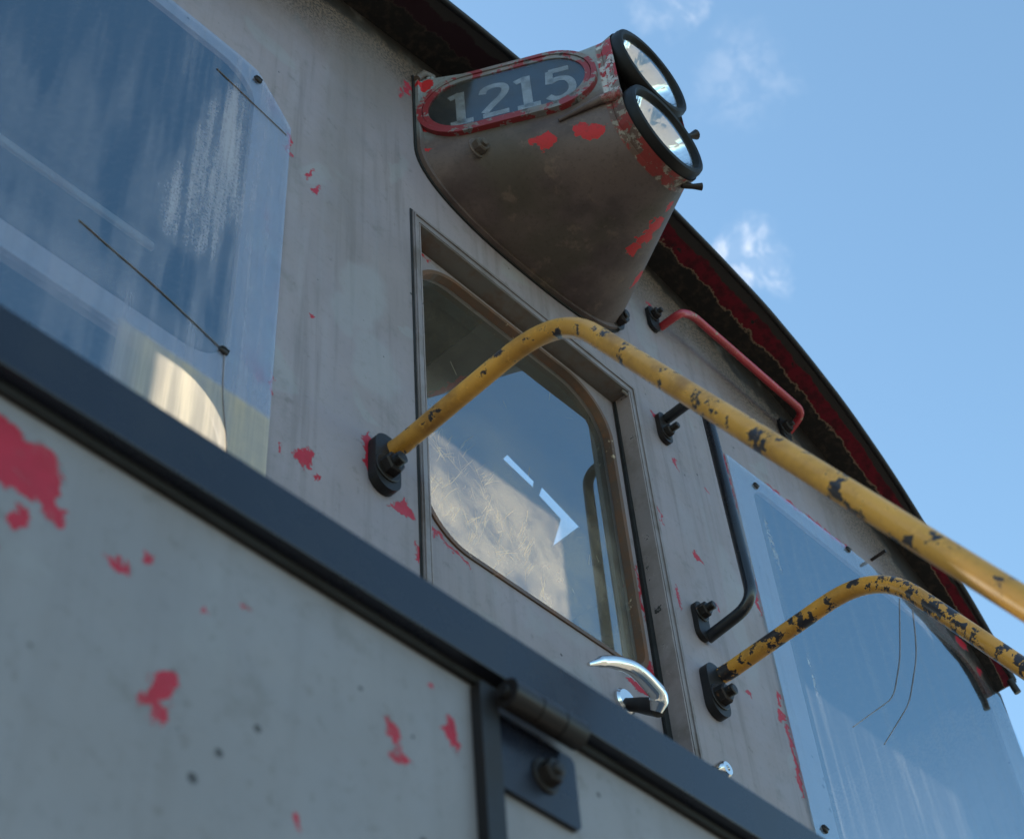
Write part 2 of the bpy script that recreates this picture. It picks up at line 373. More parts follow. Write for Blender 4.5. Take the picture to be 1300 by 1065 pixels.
def bev(o, w, seg=2, ang=40):
    b = o.modifiers.new('bevel', 'BEVEL'); b.width = w; b.segments = seg; b.limit_method = 'ANGLE'; b.angle_limit = R(ang)
    b.harden_normals = False
    return o

def box(name, a, b, mat, parent=None, bevel=.002, **kw):
    return plate(name, [(a[0], a[2]), (b[0], a[2]), (b[0], b[2]), (a[0], b[2])], [], a[1], b[1], mat, parent, bevel, **kw)

def fillet(pts, rad, n=8):
    pts = [Vector(p) for p in pts]; out_ = [pts[0]]
    for i in range(1, len(pts) - 1):
        r = rad[min(i - 1, len(rad) - 1)] if hasattr(rad, '__len__') else rad
        a = (pts[i - 1] - pts[i]); b = (pts[i + 1] - pts[i])
        d = min(r, a.length * .49, b.length * .49)
        p0 = pts[i] + a.normalized() * d; p2 = pts[i] + b.normalized() * d
        for k in range(n + 1):
            u = k / n
            out_.append(p0 * (1 - u) ** 2 + pts[i] * 2 * u * (1 - u) + p2 * u * u)
    out_.append(pts[-1]); return out_

def tube_bm(path, rad, seg=20, bm=None, cap=True, flat=None):
    bm = bm or bmesh.new(); path = [Vector(p) for p in path]
    rings = []; up = None
    for i, p in enumerate(path):
        d = (path[min(i + 1, len(path) - 1)] - path[max(i - 1, 0)]).normalized()
        if up is None:
            up = d.orthogonal().normalized()
        else:
            up = (up - d * up.dot(d)).normalized()
        s = d.cross(up); r = rad[i] if hasattr(rad, '__len__') else rad
        rings.append([bm.verts.new(p + (up * math.cos(a) + s * math.sin(a)) * r) for a in [2 * math.pi * k / seg for k in range(seg)]])
    for a, b in zip(rings, rings[1:]):
        for k in range(seg): bm.faces.new([a[k], a[(k + 1) % seg], b[(k + 1) % seg], b[k]])
    if cap: bm.faces.new(rings[0]); bm.faces.new(rings[-1])
    return bm

def tube(name, path, rad, mat, parent=None, seg=20, **kw):
    return link(name, to_me(tube_bm(path, rad, seg), name), mat, parent, smooth=True, **kw)

def revolve(name, prof, cx, cz, mat, parent=None, seg=64, close=False, **kw):
    """prof: (radius, y); spun round the axis parallel to Y through (cx, cz)"""
    bm = bmesh.new(); rings = []
    for r, y in prof:
        if r < 1e-6: rings.append([bm.verts.new((cx, y, cz))])
        else: rings.append([bm.verts.new((cx + r * math.cos(2 * math.pi * k / seg), y, cz + r * math.sin(2 * math.pi * k / seg))) for k in range(seg)])
    pr = list(zip(rings, rings[1:])) + ([(rings[-1], rings[0])] if close else [])
    for a, b in pr:
        for k in range(seg):
            j = (k + 1) % seg
            if len(a) == 1: bm.faces.new([a[0], b[j], b[k]])
            elif len(b) == 1: bm.faces.new([a[k], a[j], b[0]])
            else: bm.faces.new([a[k], a[j], b[j], b[k]])
    return link(name, to_me(bm, name), mat, parent, smooth=True, **kw)

def nut_bm(c, d, r=.013, h=.013, stud=.008, sr=.0065, rot=.3, washer=True):
    """hex nut with stud end, seated at c and pointing along d"""
    bm = bmesh.new(); c = Vector(c); d = Vector(d).normalized(); u = d.orthogonal().normalized(); v = d.cross(u)
    def ring(rad, off, n, ph=0): return [bm.verts.new(c + d * off + (u * math.cos(2 * math.pi * k / n + ph) + v * math.sin(2 * math.pi * k / n + ph)) * rad) for k in range(n)]
    def stack(rs):
        for a, b in zip(rs, rs[1:]):
            n = len(a)
            for k in range(n): bm.faces.new([a[k], a[(k + 1) % n], b[(k + 1) % n], b[k]])
        bm.faces.new(rs[0]); bm.faces.new(rs[-1])
    o = 0
    if washer: stack([ring(r * 1.35, 0, 24), ring(r * 1.35, .0022, 24), ring(r * 1.28, .003, 24)]); o = .003
    stack([ring(r, o, 6, rot), ring(r, o + h * .82, 6, rot), ring(r * .86, o + h, 6, rot)])
    if stud:
        rs = []
        k = 0; z = o + h
        while z < o + h + stud:
            rs.append(ring(sr, z, 16)); rs.append(ring(sr * .88, z + .0008, 16)); z += .0017
        rs.append(ring(sr * .7, z, 16)); stack(rs)
    return bm

def nut(name, c, d, mat, parent, **kw):
    return link(name, to_me(nut_bm(c, d, **kw), name), mat, parent)

def empty(name, loc, parent=None):
    o = bpy.data.objects.new(name, None); COL.objects.link(o)
    if parent:
        o.parent = parent; o.matrix_parent_inverse = Matrix.Translation(-wloc(parent))
    place(o, loc); return o

# ------------------------------------------------------------------ setting
bm = bmesh.new(); bmesh.ops.create_grid(bm, x_segments=8, y_segments=8, size=2500)
g = link('ground', to_me(bm), M['ground']); g['kind'] = 'structure'

# ------------------------------------------------------------------ the locomotive
XC = 1.575
loco = empty('locomotive', (XC, 1.2, 0))
loco['label'] = 'weathered grey locomotive with number 1215 beside its twin headlights and chipped yellow handrails'
loco['category'] = 'locomotive'

# roof profile: half-width -> height of the underside at the outer edge, and the overhang there
PROF = [(0, 4.742, .14), (.12, 4.735, .14), (.25, 4.718, .14), (.38, 4.694, .14), (.56, 4.664, .14), (.735, 4.624, .14), (.90, 4.584, .131), (1.04, 4.529, .124),
        (1.145, 4.481, .115), (1.223, 4.440, .108), (1.30, 4.394, .100), (1.36, 4.352, .093), (1.45, 4.300, .082), (1.53, 4.248, .073), (1.60, 4.200, .063), (1.645, 4.155, .058), (1.675, 4.105, .055), (1.69, 4.060, .055)]
def prof(dx):
    dx = abs(dx)
    for (a, b) in zip(PROF, PROF[1:]):
        if dx <= b[0]:
            u = (dx - a[0]) / (b[0] - a[0]); return a[1] + (b[1] - a[1]) * u, a[2] + (b[2] - a[2]) * u
    return PROF[-1][1], PROF[-1][2]
def sprof(dx):
    w = [(prof(min(1.69, abs(dx + o)))) for o in (-.04, -.02, 0, .02, .04)]
    if abs(dx) > 1.64: return prof(dx)
    return sum(a[0] for a in w) / 5, sum(a[1] for a in w) / 5

# front wall of the cab, with its window and door openings cut through
top = []
N = 70
for i in range(N + 1):
    dx = 1.715 - 3.43 * i / N
    top.append((XC + dx, sprof(dx)[0] + .004))
wall_out = [(XC - 1.715, 1.25), (XC + 1.715, 1.25)] + top
winL_hi = rrect(-.05, .868, 3.335, 4.115, .075)
winL_lo = rrect(-.05, .878, 2.45, 3.285, (.08, .08, .11, .08))
winR = rrect(2.282, 3.200, 2.60, 4.105, (.08, .08, .10, .05))
doorhole = rrect(1.262, 1.862, 1.6, 4.075, .004, 2)
plate('cab_wall', wall_out, [winL_hi, winL_lo, winR, doorhole], 0, .010, M['wall'], loco, .0025)
# painted raised welded corner and cab side walls
for s in (-1, 1):
    x = XC + s * 1.715
    box('side_wall', (min(x, x - s * .05), .0105, 1.25), (max(x, x - s * .05), 1.75, 4.068), M['wall'], loco, .002)
# rear wall, unseen; its openings are shaped to throw sun patches onto the panes
SUN_EL, SUN_AZ = 27.0, -20.0       # azimuth measured from +Y towards +X
YB = 1.30
rise = math.tan(R(SUN_EL)) / math.cos(R(SUN_AZ)) * (YB - .03)
side = math.tan(R(SUN_AZ)) * (YB - .03)
def sun_opening(x0, x1, z0, z1, r=.05):
    return rrect(x0 + side, x1 + side, z0 + rise, z1 + rise, r)
rear_top = [(XC - 1.68, 1.25), (XC + 1.68, 1.25)] + [(XC + dx * .978, sprof(dx)[0] - .01) for dx in [1.715 - 3.43 * i / 40 for i in range(41)]]
rear_holes = [sun_opening(.730, .98, 2.75, 3.312, .008), sun_opening(1.13, 1.655, 2.75, 3.61, .03), sun_opening(2.20, 2.82, 2.80, 3.585, .02)]
plate('rear_wall', rear_top, rear_holes, YB, YB + .03, M['interior'], loco)

# roof: curved sheet with a lip, UV.y = 0 at the wall line and 1 at the outer edge
bm = bmesh.new(); uvl = bm.loops.layers.uv.new('UVMap')
NX = 150; ys_in = [1.75, .80, .78, .58, .56, .2, .0]
HX0, HX1 = 2.10, 2.68
cols = []
xs = sorted(set([XC - 1.69 + 3.38 * i / NX for i in range(NX + 1)] + [HX0, HX1]))
for x in xs:
    z, h = sprof(x - XC)
    ysr = [1.75, .86, .57, .2, 0.0, -h * .25, -h * .5, -h * .75, -h]
    vs = [0, 0, 0, 0, 0, .25, .5, .75, 1]
    cols.append([(x, y, z, v) for y, v in zip(ysr, vs)])
def quad(pts):
    vsx = [bm.verts.new(p[:3]) for p in pts]
    f = bm.faces.new(vsx)
    for l, p in zip(f.loops, pts): l[uvl].uv = (p[0], p[3])
TH = .010
def upn(i):
    a = cols[max(i - 1, 0)][0]; b = cols[min(i + 1, len(cols) - 1)][0]
    n = Vector((-(b[2] - a[2]), 0, b[0] - a[0])).normalized(); return n * TH
for i in range(len(cols) - 1):
    a, b = cols[i], cols[i + 1]; na, nb = upn(i), upn(i + 1)
    A = [(p[0] + na.x, p[1], p[2] + na.z, p[3]) for p in a]; B = [(p[0] + nb.x, p[1], p[2] + nb.z, p[3]) for p in b]
    for k in range(len(a) - 1):
        if k == 1 and HX0 - 1e-6 <= a[0][0] and b[0][0] <= HX1 + 1e-6: continue
        quad([a[k], b[k], b[k + 1], a[k + 1]]); quad([A[k], A[k + 1], B[k + 1], B[k]])
    quad([a[-1], b[-1], B[-1], A[-1]]); quad([a[0], A[0], B[0], b[0]])
    if i == 0: 
        for k in range(len(a) - 1): quad([a[k], a[k + 1], A[k + 1], A[k]])
    if i == len(cols) - 2:
        for k in range(len(b) - 1): quad([b[k], B[k], B[k + 1], b[k + 1]])
bmesh.ops.remove_doubles(bm, verts=bm.verts, dist=1e-5)
roof = link('roof', to_me(bm), M['roof'], loco, smooth=True, label='dark arched cab roof with peeling red underside')
# rolled edge bar along the front of the roof
path = []; 
for i in range(len(cols)):
    p = cols[i][-1]; path.append((p[0], p[1] + .003, p[2] + .004))
tube('roof_edge_bar', path, .0075, M['soot'], roof, seg=10)

# added ceiling plate with slots shaped to show bright sky in the door pane
hx, hy = 2.25, .57
hole1 = [(2.078, .528), (2.075, .509), (2.188, .526), (2.204, .544)]
hole2 = [(2.217, .526), (2.391, .556), (2.395, .653), (2.336, .571), (2.234, .552)]
plate('sky_slot_plate', [(1.74, .26), (2.64, .26), (2.64, .82), (1.74, .82)], [hole1, hole2], 4.44, 4.446, M['interior'], roof, xf=lambda x, y, z: (x, z, y))

# ---------------------------------------------------------------- door
def ring_plate(name, o, i, y0, y1, mat, parent, bevel=0.0, **kw):
    return plate(name, o, [i], y0, y1, mat, parent, bevel, **kw)
fr = ring_plate('door_frame', rrect(1.2455, 1.884, 1.55, 4.102, .002, 2), rrect(1.2600, 1.8640, 1.57, 4.077, .003, 2), -.0045, -.0003, M['frame'], loco, .0012)
ring_plate('frame_gap', rrect(1.2405, 1.8885, 1.545, 4.107, .003, 2), rrect(1.2475, 1.882, 1.56, 4.100, .003, 2), -.0012, -.0002, M['gap'], fr)
ring_plate('frame_bead', rrect(1.2475, 1.8795, 1.56, 4.0965, .002, 2), rrect(1.2505, 1.8735, 1.565, 4.0905, .002, 2), -.0075, -.0046, M['frame'], fr, .001)
# reveal lining round the doorway
box('door_reveal', (1.2650, -.004, 4.0720), (1.8590, .060, 4.0752), M['reveal'], fr, .0008)
box('door_reveal', (1.8592, -.004, 1.59), (1.8622, .060, 4.0752), M['jamb'], fr, .0008)
box('door_reveal', (1.2618, -.004, 1.59), (1.2648, .060, 4.0752), M['jamb'], fr, .0008)
tube('corner_weld', [(1.845, .004, 4.0705), (1.852, .002, 4.069), (1.858, .001, 4.064)], .004, M['reveal'], fr, 10)
door = plate('door', [(1.2665, 1.62), (1.826, 1.62), (1.8535, 4.0695), (1.2665, 4.0695)], [rrect(1.285, 1.828, 3.343, 4.052, (.105, .05, .12, .12), 12)], .037, .062, M['door'], loco, .0015)
ring_plate('window_seal', rrect(1.281, 1.832, 3.339, 4.056, (.109, .054, .124, .124), 12), rrect(1.2900, 1.8220, 3.3475, 4.0470, (.103, .048, .116, .116), 12), .0335, .0515, M['seal'], door, .002)
plate('window_pane', rrect(1.286, 1.827, 3.344, 4.051, (.104, .05, .12, .12), 12), [], .0520, .0560, M['glass'], door)
m, t, out, P = new_mat('scratch_haze')
dfs = t.n('ShaderNodeBsdfDiffuse', {'Color': (.6, .55, .45, 1)}); tls = t.n('ShaderNodeBsdfTranslucent', {'Color': (.6, .55, .45, 1)})
mxs = t.n('ShaderNodeMixShader', {0: .7, 1: dfs.outputs[0], 2: tls.outputs[0]})
t.t.links.new(t.n('ShaderNodeMixShader', {0: .42, 1: t.n('ShaderNodeBsdfTransparent').outputs[0], 2: mxs.outputs[0]}).outputs[0], out.inputs[0])
M['scratch'] = m
def scratches(parent, n, x0, x1, z0, z1, y, seed, angs, lmax, keep=lambda x, z: True):
    rn = random.Random(seed); bm = bmesh.new(); k = 0
    while k < n:
        cx, cz = rn.uniform(x0, x1), rn.uniform(z0, z1); a0 = rn.choice(angs) + rn.gauss(0, 9)
        if not keep(cx, cz): continue
        m_ = rn.choice((1, 1, 2, 4)); k += m_
        for q in range(m_):
            L = rn.uniform(.3, 1) ** 1.5 * lmax; a = R(a0 + rn.gauss(0, 3)); bend = rn.gauss(0, .25)
            px, pz = cx + rn.gauss(0, .004), cz + rn.gauss(0, .008); w_ = rn.uniform(.14, .46) * .001
            pr = None
            for i in range(7):
                ww = w_ * math.sin(math.pi * (i + .3) / 6.6); dx_, dz_ = math.sin(a), math.cos(a)
                cur = [bm.verts.new((px - dz_ * ww, y, pz + dx_ * ww)), bm.verts.new((px + dz_ * ww, y, pz - dx_ * ww))]
                if pr: bm.faces.new([pr[0], pr[1], cur[1], cur[0]])
                pr = cur; px += dx_ * L / 6; pz += dz_ * L / 6; a += bend / 6
    for q in range(14):
        cx, cz = rn.uniform(x0, x1 + .2), rn.uniform(3.4, 3.95); a = R(rn.choice((12, -30, 60))); L = rn.uniform(.01, .04)
        dx_, dz_ = math.sin(a), math.cos(a); w_ = .0005
        bm.faces.new([bm.verts.new(v_) for v_ in ((cx - dz_ * w_, y, cz), (cx + dz_ * w_, y, cz), (cx + dx_ * L + dz_ * w_, y, cz + dz_ * L), (cx + dx_ * L - dz_ * w_, y, cz + dz_ * L))])
    o = link('scratches', to_me(bm), M['scratch'], parent); o['kind'] = 'stuff'; return o
scratches(door, 210, 1.31, 1.58, 3.37, 3.60, .0516, 3, (12, 25, -20, 32, -55), .075, lambda x, z: (x - 1.29) * .8 + (z - 3.34) < .36 and x + z > 4.74)
plate('leaf_gap_strip', [(1.826, 1.62), (1.8588, 1.62), (1.8588, 4.069), (1.8548, 4.069)], [], .031, .0365, M['gap'], door)  # added black strip drawing the dark gap between leaf and jamb
box('gap_strip', (1.80, .0625, 1.62), (1.8589, .066, 4.07), M['gap'], door, 0)
# chrome lever on its rosette
hp = fillet([(1.733, -.030, 3.184), (1.728, -.046, 3.204), (1.668, -.048, 3.226), (1.600, -.047, 3.203), (1.552, -.045, 3.170)], [.022, .05, .06])
n = len(hp)
rad = []
for i in range(n):
    u = i / (n - 1)
    rad.append(.0165 - .0080 * u)
rad[0] *= .6; rad[1] *= .9; rad[-1] *= .35; rad[-2] *= .75
hd = tube('door_handle', hp, rad, M['chrome'], door)
arm = fillet([(1.742, .034, 3.240), (1.742, .004, 3.222), (1.736, -.034, 3.190)], .02)
tube('handle_neck', arm, [.011 + .004 * i / len(arm) for i in range(len(arm))], M['nut'], door)
revolve('handle_rosette', [(0, .0365), (.024, .0365), (.024, .031), (.020, .027), (0, .027)], 1.743, 3.246, M['chrome'], door, 32)
# lock barrel low on the frame
revolve('lock_barrel', [(0, -.002), (.016, -.002), (.016, -.018), (.012, -.024), (.005, -.024), (.004, -.020), (0, -.020)], 1.922, 3.172, M['chrome'], door, 28)
box('lock_latch', (1.886, -.018, 3.150), (1.918, -.010, 3.164), M['soot'], door, .003)

# ---------------------------------------------------------------- perspex window sheets
def screw(parent, x, z, y=-.006, r=.0085):
    revolve('screw', [(0, y - .0052), (r * .55, y - .0048), (r * .9, y - .003), (r, y - .0008), (r, y)], x, z, M['nut'], parent, 20)
    box('screw_slot', (x - r * .8, y - .0058, z - .0008), (x + r * .8, y - .0040, z + .0008), M['gap'], parent, 0)
L_out = [(-.14, 2.30), (.944, 2.30), (.9475, 4.045), (.902, 4.101), (.866, 4.141), (.82, 4.146), (-.06, 4.140), (-.14, 4.06)]
winL = plate('window_sheet', L_out, [], -.0055, -.0008, M['perspexL'], loco, .0006, label='dusty streaked perspex sheet over the left window')
screw(winL, .866, 4.112); screw(winL, .856, 3.364); screw(winL, .12, 4.112); screw(winL, -.10, 3.364)
box('mullion_bar', (-.10, .012, 3.292), (.90, .026, 3.328), M['frame'], loco, .002)
def wire(parent, name, pts, r=.0009, mat=None):
    tube(name, fillet(pts, .05, 6), r, mat or M['reveal'], parent, 8)
wire(winL, 'wire', [(.600, -.0065, 3.425), (.651, -.0065, 3.414), (.741, -.0065, 3.397), (.853, -.0068, 3.364)])
wire(winL, 'wire', [(.78, -.0065, 4.045), (.829, -.0065, 4.034), (.937, -.0065, 4.012)])
wire(winL, 'wire', [(.858, -.0065, 3.357), (.861, -.0065, 3.28), (.879, -.0065, 3.18), (.885, -.0065, 3.05)], .0009, M['frame'])
box('wiper_blade', (.28, .016, 3.508), (.735, .024, 3.524), M['reveal'], winL, .003)
R_out = [(2.194, 2.35), (3.285, 2.35), (3.286, 3.90), (3.262, 4.040), (3.235, 4.047), (3.13, 4.075), (3.07, 4.150), (2.80, 4.160), (2.1945, 4.134)]
winR_ = plate('window_sheet', R_out, [], -.0055, -.0008, M['perspexR'], loco, .0006, label='clearer perspex sheet over the right window')
screw(winR_, 2.290, 4.100); screw(winR_, 2.655, 4.145); screw(winR_, 2.225, 3.20)
tube('stud_pin', [(2.778, 0, 4.194), (2.778, -.042, 4.196)], .0042, M['nut'], loco, 10)
wire(winR_, 'scratch_line', [(2.855, -.0062, 4.115), (2.815, -.0062, 4.02), (2.756, -.0062, 3.88), (2.662, -.0062, 3.72), (2.44, -.0062, 3.53)], .0011, M['frame'])
wire(winR_, 'scratch_line', [(2.91, -.0062, 4.115), (2.88, -.0062, 4.02), (2.844, -.0062, 3.93), (2.73, -.0062, 3.74), (2.554, -.0062, 3.545)], .0011, M['frame'])

# ---------------------------------------------------------------- yellow handrails
def foot_plate(name, cx, z0, z1, w, th, mat, parent, y=0.0):
    return plate(name, rrect(cx - w / 2, cx + w / 2, z0, z1, w * .49, 8), [], y - th, y - .0004, mat, parent, .003)
def handrail(x, cx, mat, nz, label, dz=0.0):
    pts = fillet([(x - .004, -.004, 3.388 + dz), (x, -.03, 3.390 + dz), (x, -.353, 3.414 + dz), (x, -1.25, 1.786 + dz)], [.01, .11], 14)
    # break the long straight into pieces so the paint wear has geometry to bend with
    r = tube('handrail', pts, .0152, mat, loco, 28, label=label)
    foot_plate('mounting_foot', cx, 3.298, 3.410, .052, .017, M['soot'], r)
    nut('mounting_nut', (cx - .002, -.017, nz), (0, -1, 0), M['nut'], r, r=.0185, h=.017, stud=.013, sr=.0105)
    return r
handrail(1.178, 1.163, M['yellow'], 3.338, 'upper yellow handrail chipped to black')
handrail(1.976, 1.953, M['yellow2'], 3.336, 'lower yellow handrail chipped to black', .008)

# ---------------------------------------------------------------- black grab handle beside the door
X = 1.970
gp = fillet([(X, -.006, 4.068), (X, -.106, 4.072), (X, -.113, 3.500), (X, -.006, 3.486)], .042, 10)
gh = tube('grab_handle', gp, .0115, M['blackrod'], loco, 24, label='black upright grab handle beside the door')
foot_plate('mounting_foot', X - .008, 3.995, 4.080, .036, .011, M['nut'], gh)
foot_plate('mounting_foot', X - .012, 3.474, 3.560, .036, .011, M['soot'], gh)
nut('mounting_nut', (X - .010, -.011, 4.020), (0, -1, 0), M['nut'], gh, r=.0125, h=.012, stud=.016, sr=.0078)
nut('mounting_nut', (X - .014, -.011, 3.535), (0, -1, 0), M['nut'], gh, r=.0145, h=.014, stud=.012, sr=.0085)
# red grab handle under the roof edge
rp = fillet([(2.033, -.005, 4.430), (2.036, -.062, 4.434), (2.085, -.062, 4.470), (2.515, -.062, 4.468), (2.528, -.006, 4.455)], [.02, .03, .03], 8)
rh = tube('grab_handle', rp, .0095, M['redrod'], loco, 20, label='worn red grab handle under the roof edge')
foot_plate('mounting_foot', 2.008, 4.398, 4.478, .034, .010, M['soot'], rh)
foot_plate('mounting_foot', 2.505, 4.405, 4.480, .036, .010, M['soot'], rh)
nut('mounting_nut', (2.006, -.010, 4.446), (0, -1, 0), M['nut'], rh, r=.0135, h=.013, stud=.010)
nut('mounting_nut', (2.500, -.010, 4.442), (0, -1, 0), M['nut'], rh, r=.0155, h=.014, stud=.010)

# ---------------------------------------------------------------- headlight housing
XL = 1.572
def Wsec(nb, ns, nt):
    p = []
    for i in range(nb):
        a = math.pi / 2 * i / nb; e = .80
        p.append((.300 * math.sin(a) ** e, 4.350 - .142 * math.cos(a) ** e))
    for i in range(ns): p.append((.300, 4.350 + (.245) * i / ns))
    for i in range(nt + 1): p.append((.300 * (1 - i / nt), 4.595 + .02 * (i / nt)))
    return p
def Fsec(nb, ns, nt, r=.112):
    p = []
    for i in range(nb):
        a = math.pi / 2 * i / nb; p.append((r * math.sin(a), 4.310 - r * math.cos(a)))
    for i in range(ns): p.append((r, 4.310 + .223 * i / ns))
    for i in range(nt + 1):
        a = math.pi / 2 * i / nt; p.append((r * math.cos(a), 4.533 + r * math.sin(a)))
    return p
W_, F_ = Wsec(18, 14, 14), Fsec(18, 14, 14)
bm = bmesh.new(); rings = []
ts = [0, .06, .12, .2, .3, .4, .5, .6, .7, .8, .9, .96, 1.0]
for t_ in ts:
    hp_ = [((w[0] * (1 - t_) + f[0] * t_), (w[1] * (1 - t_) + f[1] * t_)) for w, f in zip(W_, F_)]
    full = [(XL + x, z) for x, z in hp_] + [(XL - x, z) for x, z in reversed(hp_[1:-1])]
    rings.append([bm.verts.new((x, -.008 - .332 * t_, z)) for x, z in full])
full = [(XL + x, z) for x, z in F_] + [(XL - x, z) for x, z in reversed(F_[1:-1])]
rings.append([bm.verts.new((x, -.3415, z)) for x, z in full])
rings.append([bm.verts.new((x * .985 + XL * .015, -.3425, z)) for x, z in full])
rings.append([bm.verts.new((x, -.344, z)) for x, z in full])
rings.append([bm.verts.new((x, -.368, z)) for x, z in full])
for a, b in zip(rings, rings[1:]):
    for k in range(len(a)): bm.faces.new([a[k], a[(k + 1) % len(a)], b[(k + 1) % len(a)], b[k]])
hs = link('headlight_housing', to_me(bm), M['lamp'], loco, smooth=True, label='dirty brown headlight housing with red paint chips')
# wall flange
fl = [(XL + x * 1.03, (z - 4.40) * 1.035 + 4.40) for x, z in W_] + [(XL - x * 1.03, (z - 4.40) * 1.035 + 4.40) for x, z in reversed(W_[1:-1])]
plate('wall_flange', fl, [], -.013, -.0005, M['lamp'], hs, .003)
fg = [(XL + x * 1.048, (z - 4.40) * 1.06 + 4.40) for x, z in W_] + [(XL - x * 1.048, (z - 4.40) * 1.06 + 4.40) for x, z in reversed(W_[1:-1])]
plate('flange_gasket', fg, [], -.004, -.0003, M['gap'], hs)
for (x, y, z, r_) in ((1.332, -.100, 4.296, .0170), (1.848, -.014, 4.292, .0200), (1.292, -.012, 4.600, .011), (1.33, -.012, 4.622, .011)):
    nut('flange_bolt', (x, y, z), (-.1 if x < 1.5 else .1, -1, -.12), M['nut'] if x > 1.5 else M['lamp'], hs, r=r_, h=r_ * .95, stud=.006, sr=r_ * .5, rot=.2)
tube('corner_cleat', [(1.262, -.012, 4.585), (1.275, -.020, 4.612), (1.30, -.022, 4.622)], .008, M['reveal'], hs, 10)
# clamp lugs above each lamp body
for zc in (4.330,):
    pth = fillet([(1.405, -.250, zc - .020), (1.425, -.290, zc - .004), (1.448, -.335, zc + .012), (1.462, -.366, zc + .006)], .03, 5)
    tube('clamp_lug', pth, [.004 + .008 * i / (len(pth) - 1) for i in range(len(pth))], M['lamp'], hs, 14)
for zc, nm in ((4.310, 'lower'), (4.533, 'upper')):
    rim = revolve('headlight_rim', [(.1040, -.352), (.1075, -.356), (.1095, -.366), (.1095, -.380), (.1070, -.3880), (.1010, -.3905), (.0955, -.3880), (.0925, -.380), (.0915, -.366), (.098, -.354)], XL, zc, M['rubber'], loco, 96, close=True)
    rim['label'] = nm + ' headlight with black rubber rim and clear lens'
    revolve('lens', [(.0925, -.3760), (.0870, -.3785), (.0750, -.3825), (.0600, -.3862), (.0420, -.3892), (.0220, -.3910), (0, -.3916)], XL, zc, M['lens'], rim, 64)
    revolve('reflector', [(.0925, -.374)] + [(r_, -.374 + .074 * (1 - (r_ / .0925) ** 2)) for r_ in (.086, .078, .068, .058, .047, .036, .024, .012, 0)], XL, zc, M['reflector'], rim, 64)
tube('wing_screw', [(1.672, -.360, 4.420), (1.690, -.372, 4.432), (1.702, -.380, 4.442)], [.007, .006, .011], M['nut'], hs, 12)
tube('wing_screw', [(1.640, -.352, 4.222), (1.658, -.365, 4.222), (1.672, -.376, 4.224)], [.007, .0055, .008], M['nut'], hs, 12)

# number boards on the two slanting sides of the housing
DIG = {
 '1': [[(-.004, .5), (-.004, -.5)], [(-.024, -.465), (.018, -.465)], [(-.024, .37), (-.004, .46)]],
 '2': [[(-.022, .26), (-.017, .40), (0, .455), (.017, .40), (.021, .24), (.012, .05), (-.006, -.16), (-.021, -.36)], [(-.024, -.452), (.024, -.452)]],
 '5': [[(.020, .455), (-.017, .455)], [(-.016, .46), (-.019, .06)], [(-.019, .10), (-.004, .17), (.014, .12), (.022, -.08), (.019, -.30), (.004, -.44), (-.012, -.44), (-.023, -.33)]],
}
def ribbon(bm, pts, w, mapf, o0, o1):
    if len(pts) > 2:
        P2 = [Vector((p[0], p[1], 0)) for p in pts]; out_ = []
        for i in range(len(P2) - 1):
            p0 = P2[max(i - 1, 0)]; p1 = P2[i]; p2 = P2[i + 1]; p3 = P2[min(i + 2, len(P2) - 1)]
            for k in range(5):
                u = k / 5
                out_.append(.5 * ((2 * p1) + (p2 - p0) * u + (2 * p0 - 5 * p1 + 4 * p2 - p3) * u * u + (3 * p1 - p0 - 3 * p2 + p3) * u ** 3))
        out_.append(P2[-1]); pts = [(p.x, p.y) for p in out_]
    Ls = []
    for i, p in enumerate(pts):
        a = pts[max(i - 1, 0)]; b = pts[min(i + 1, len(pts) - 1)]
        d = Vector((b[0] - a[0], b[1] - a[1])).normalized(); nn_ = Vector((-d.y, d.x)) * w / 2
        Ls.append([bm.verts.new(mapf(p[0] + q * nn_.x, p[1] + q * nn_.y, o)) for q, o in ((1, o0), (-1, o0), (-1, o1), (1, o1))])
    for a, b in zip(Ls, Ls[1:]):
        for k in range(4): bm.faces.new([a[k], a[(k + 1) % 4], b[(k + 1) % 4], b[k]])
    bm.faces.new(Ls[0]); bm.faces.new(Ls[-1])
def board(side):
    A = Vector((1.275, -.004)); B = Vector((1.460, -.340)); d = (B - A).normalized(); nrm = Vector((d.y, -d.x))
    if nrm.x > 0: nrm = -nrm
    def mp(s, z, o):
        p = A + d * s + nrm * o
        return (p.x if side < 0 else 2 * XL - p.x, p.y, z)
    xf = lambda x, y, z: mp(x, z, -y)
    r = .105
    bd = plate('number_board', rrect(-.004, .370, 4.345, 4.560, r, 14), [rrect(.007, .359, 4.356, 4.549, r - .010, 14)], -.015, .010, M['boardframe'], loco, .003, xf=xf,
               label='number board 1215 in chipped red frame' if side < 0 else 'number board on the far side of the headlight housing')
    plate('inner_bezel', rrect(.0085, .3575, 4.3575, 4.5475, r - .012, 14), [rrect(.020, .346, 4.369, 4.536, r - .023, 14)], -.0125, .006, M['boardframe'], bd, .002, xf=xf)
    plate('board_backing', rrect(.0205, .3455, 4.3695, 4.5355, r - .0235, 14), [], -.006, .004, M['boardback'], bd, xf=xf)
    bm = bmesh.new()
    for ch, s in zip('1215', (.091, .158, .229, .292)):
        if side > 0: s = .366 - s
        for st in DIG[ch]:
            w = .0190 if ch == '1' and abs(st[0][0] - st[-1][0]) < .001 else .0155
            ribbon(bm, [(x * 1.12, z * .116) for x, z in st], w, lambda a, b, o, s=s: mp(s + (a * 1.0 if side < 0 else -a * 1.0), 4.4405 + b + (s - .19) * -.02, o), .0065, .0074)
    link('numerals', to_me(bm), M['digit'], bd)
    plate('board_glass', rrect(.0205, .3455, 4.3695, 4.5355, r - .0235, 14), [], -.0105, -.0092, M['boardglass'], bd, xf=xf)
board(-1); board(1)

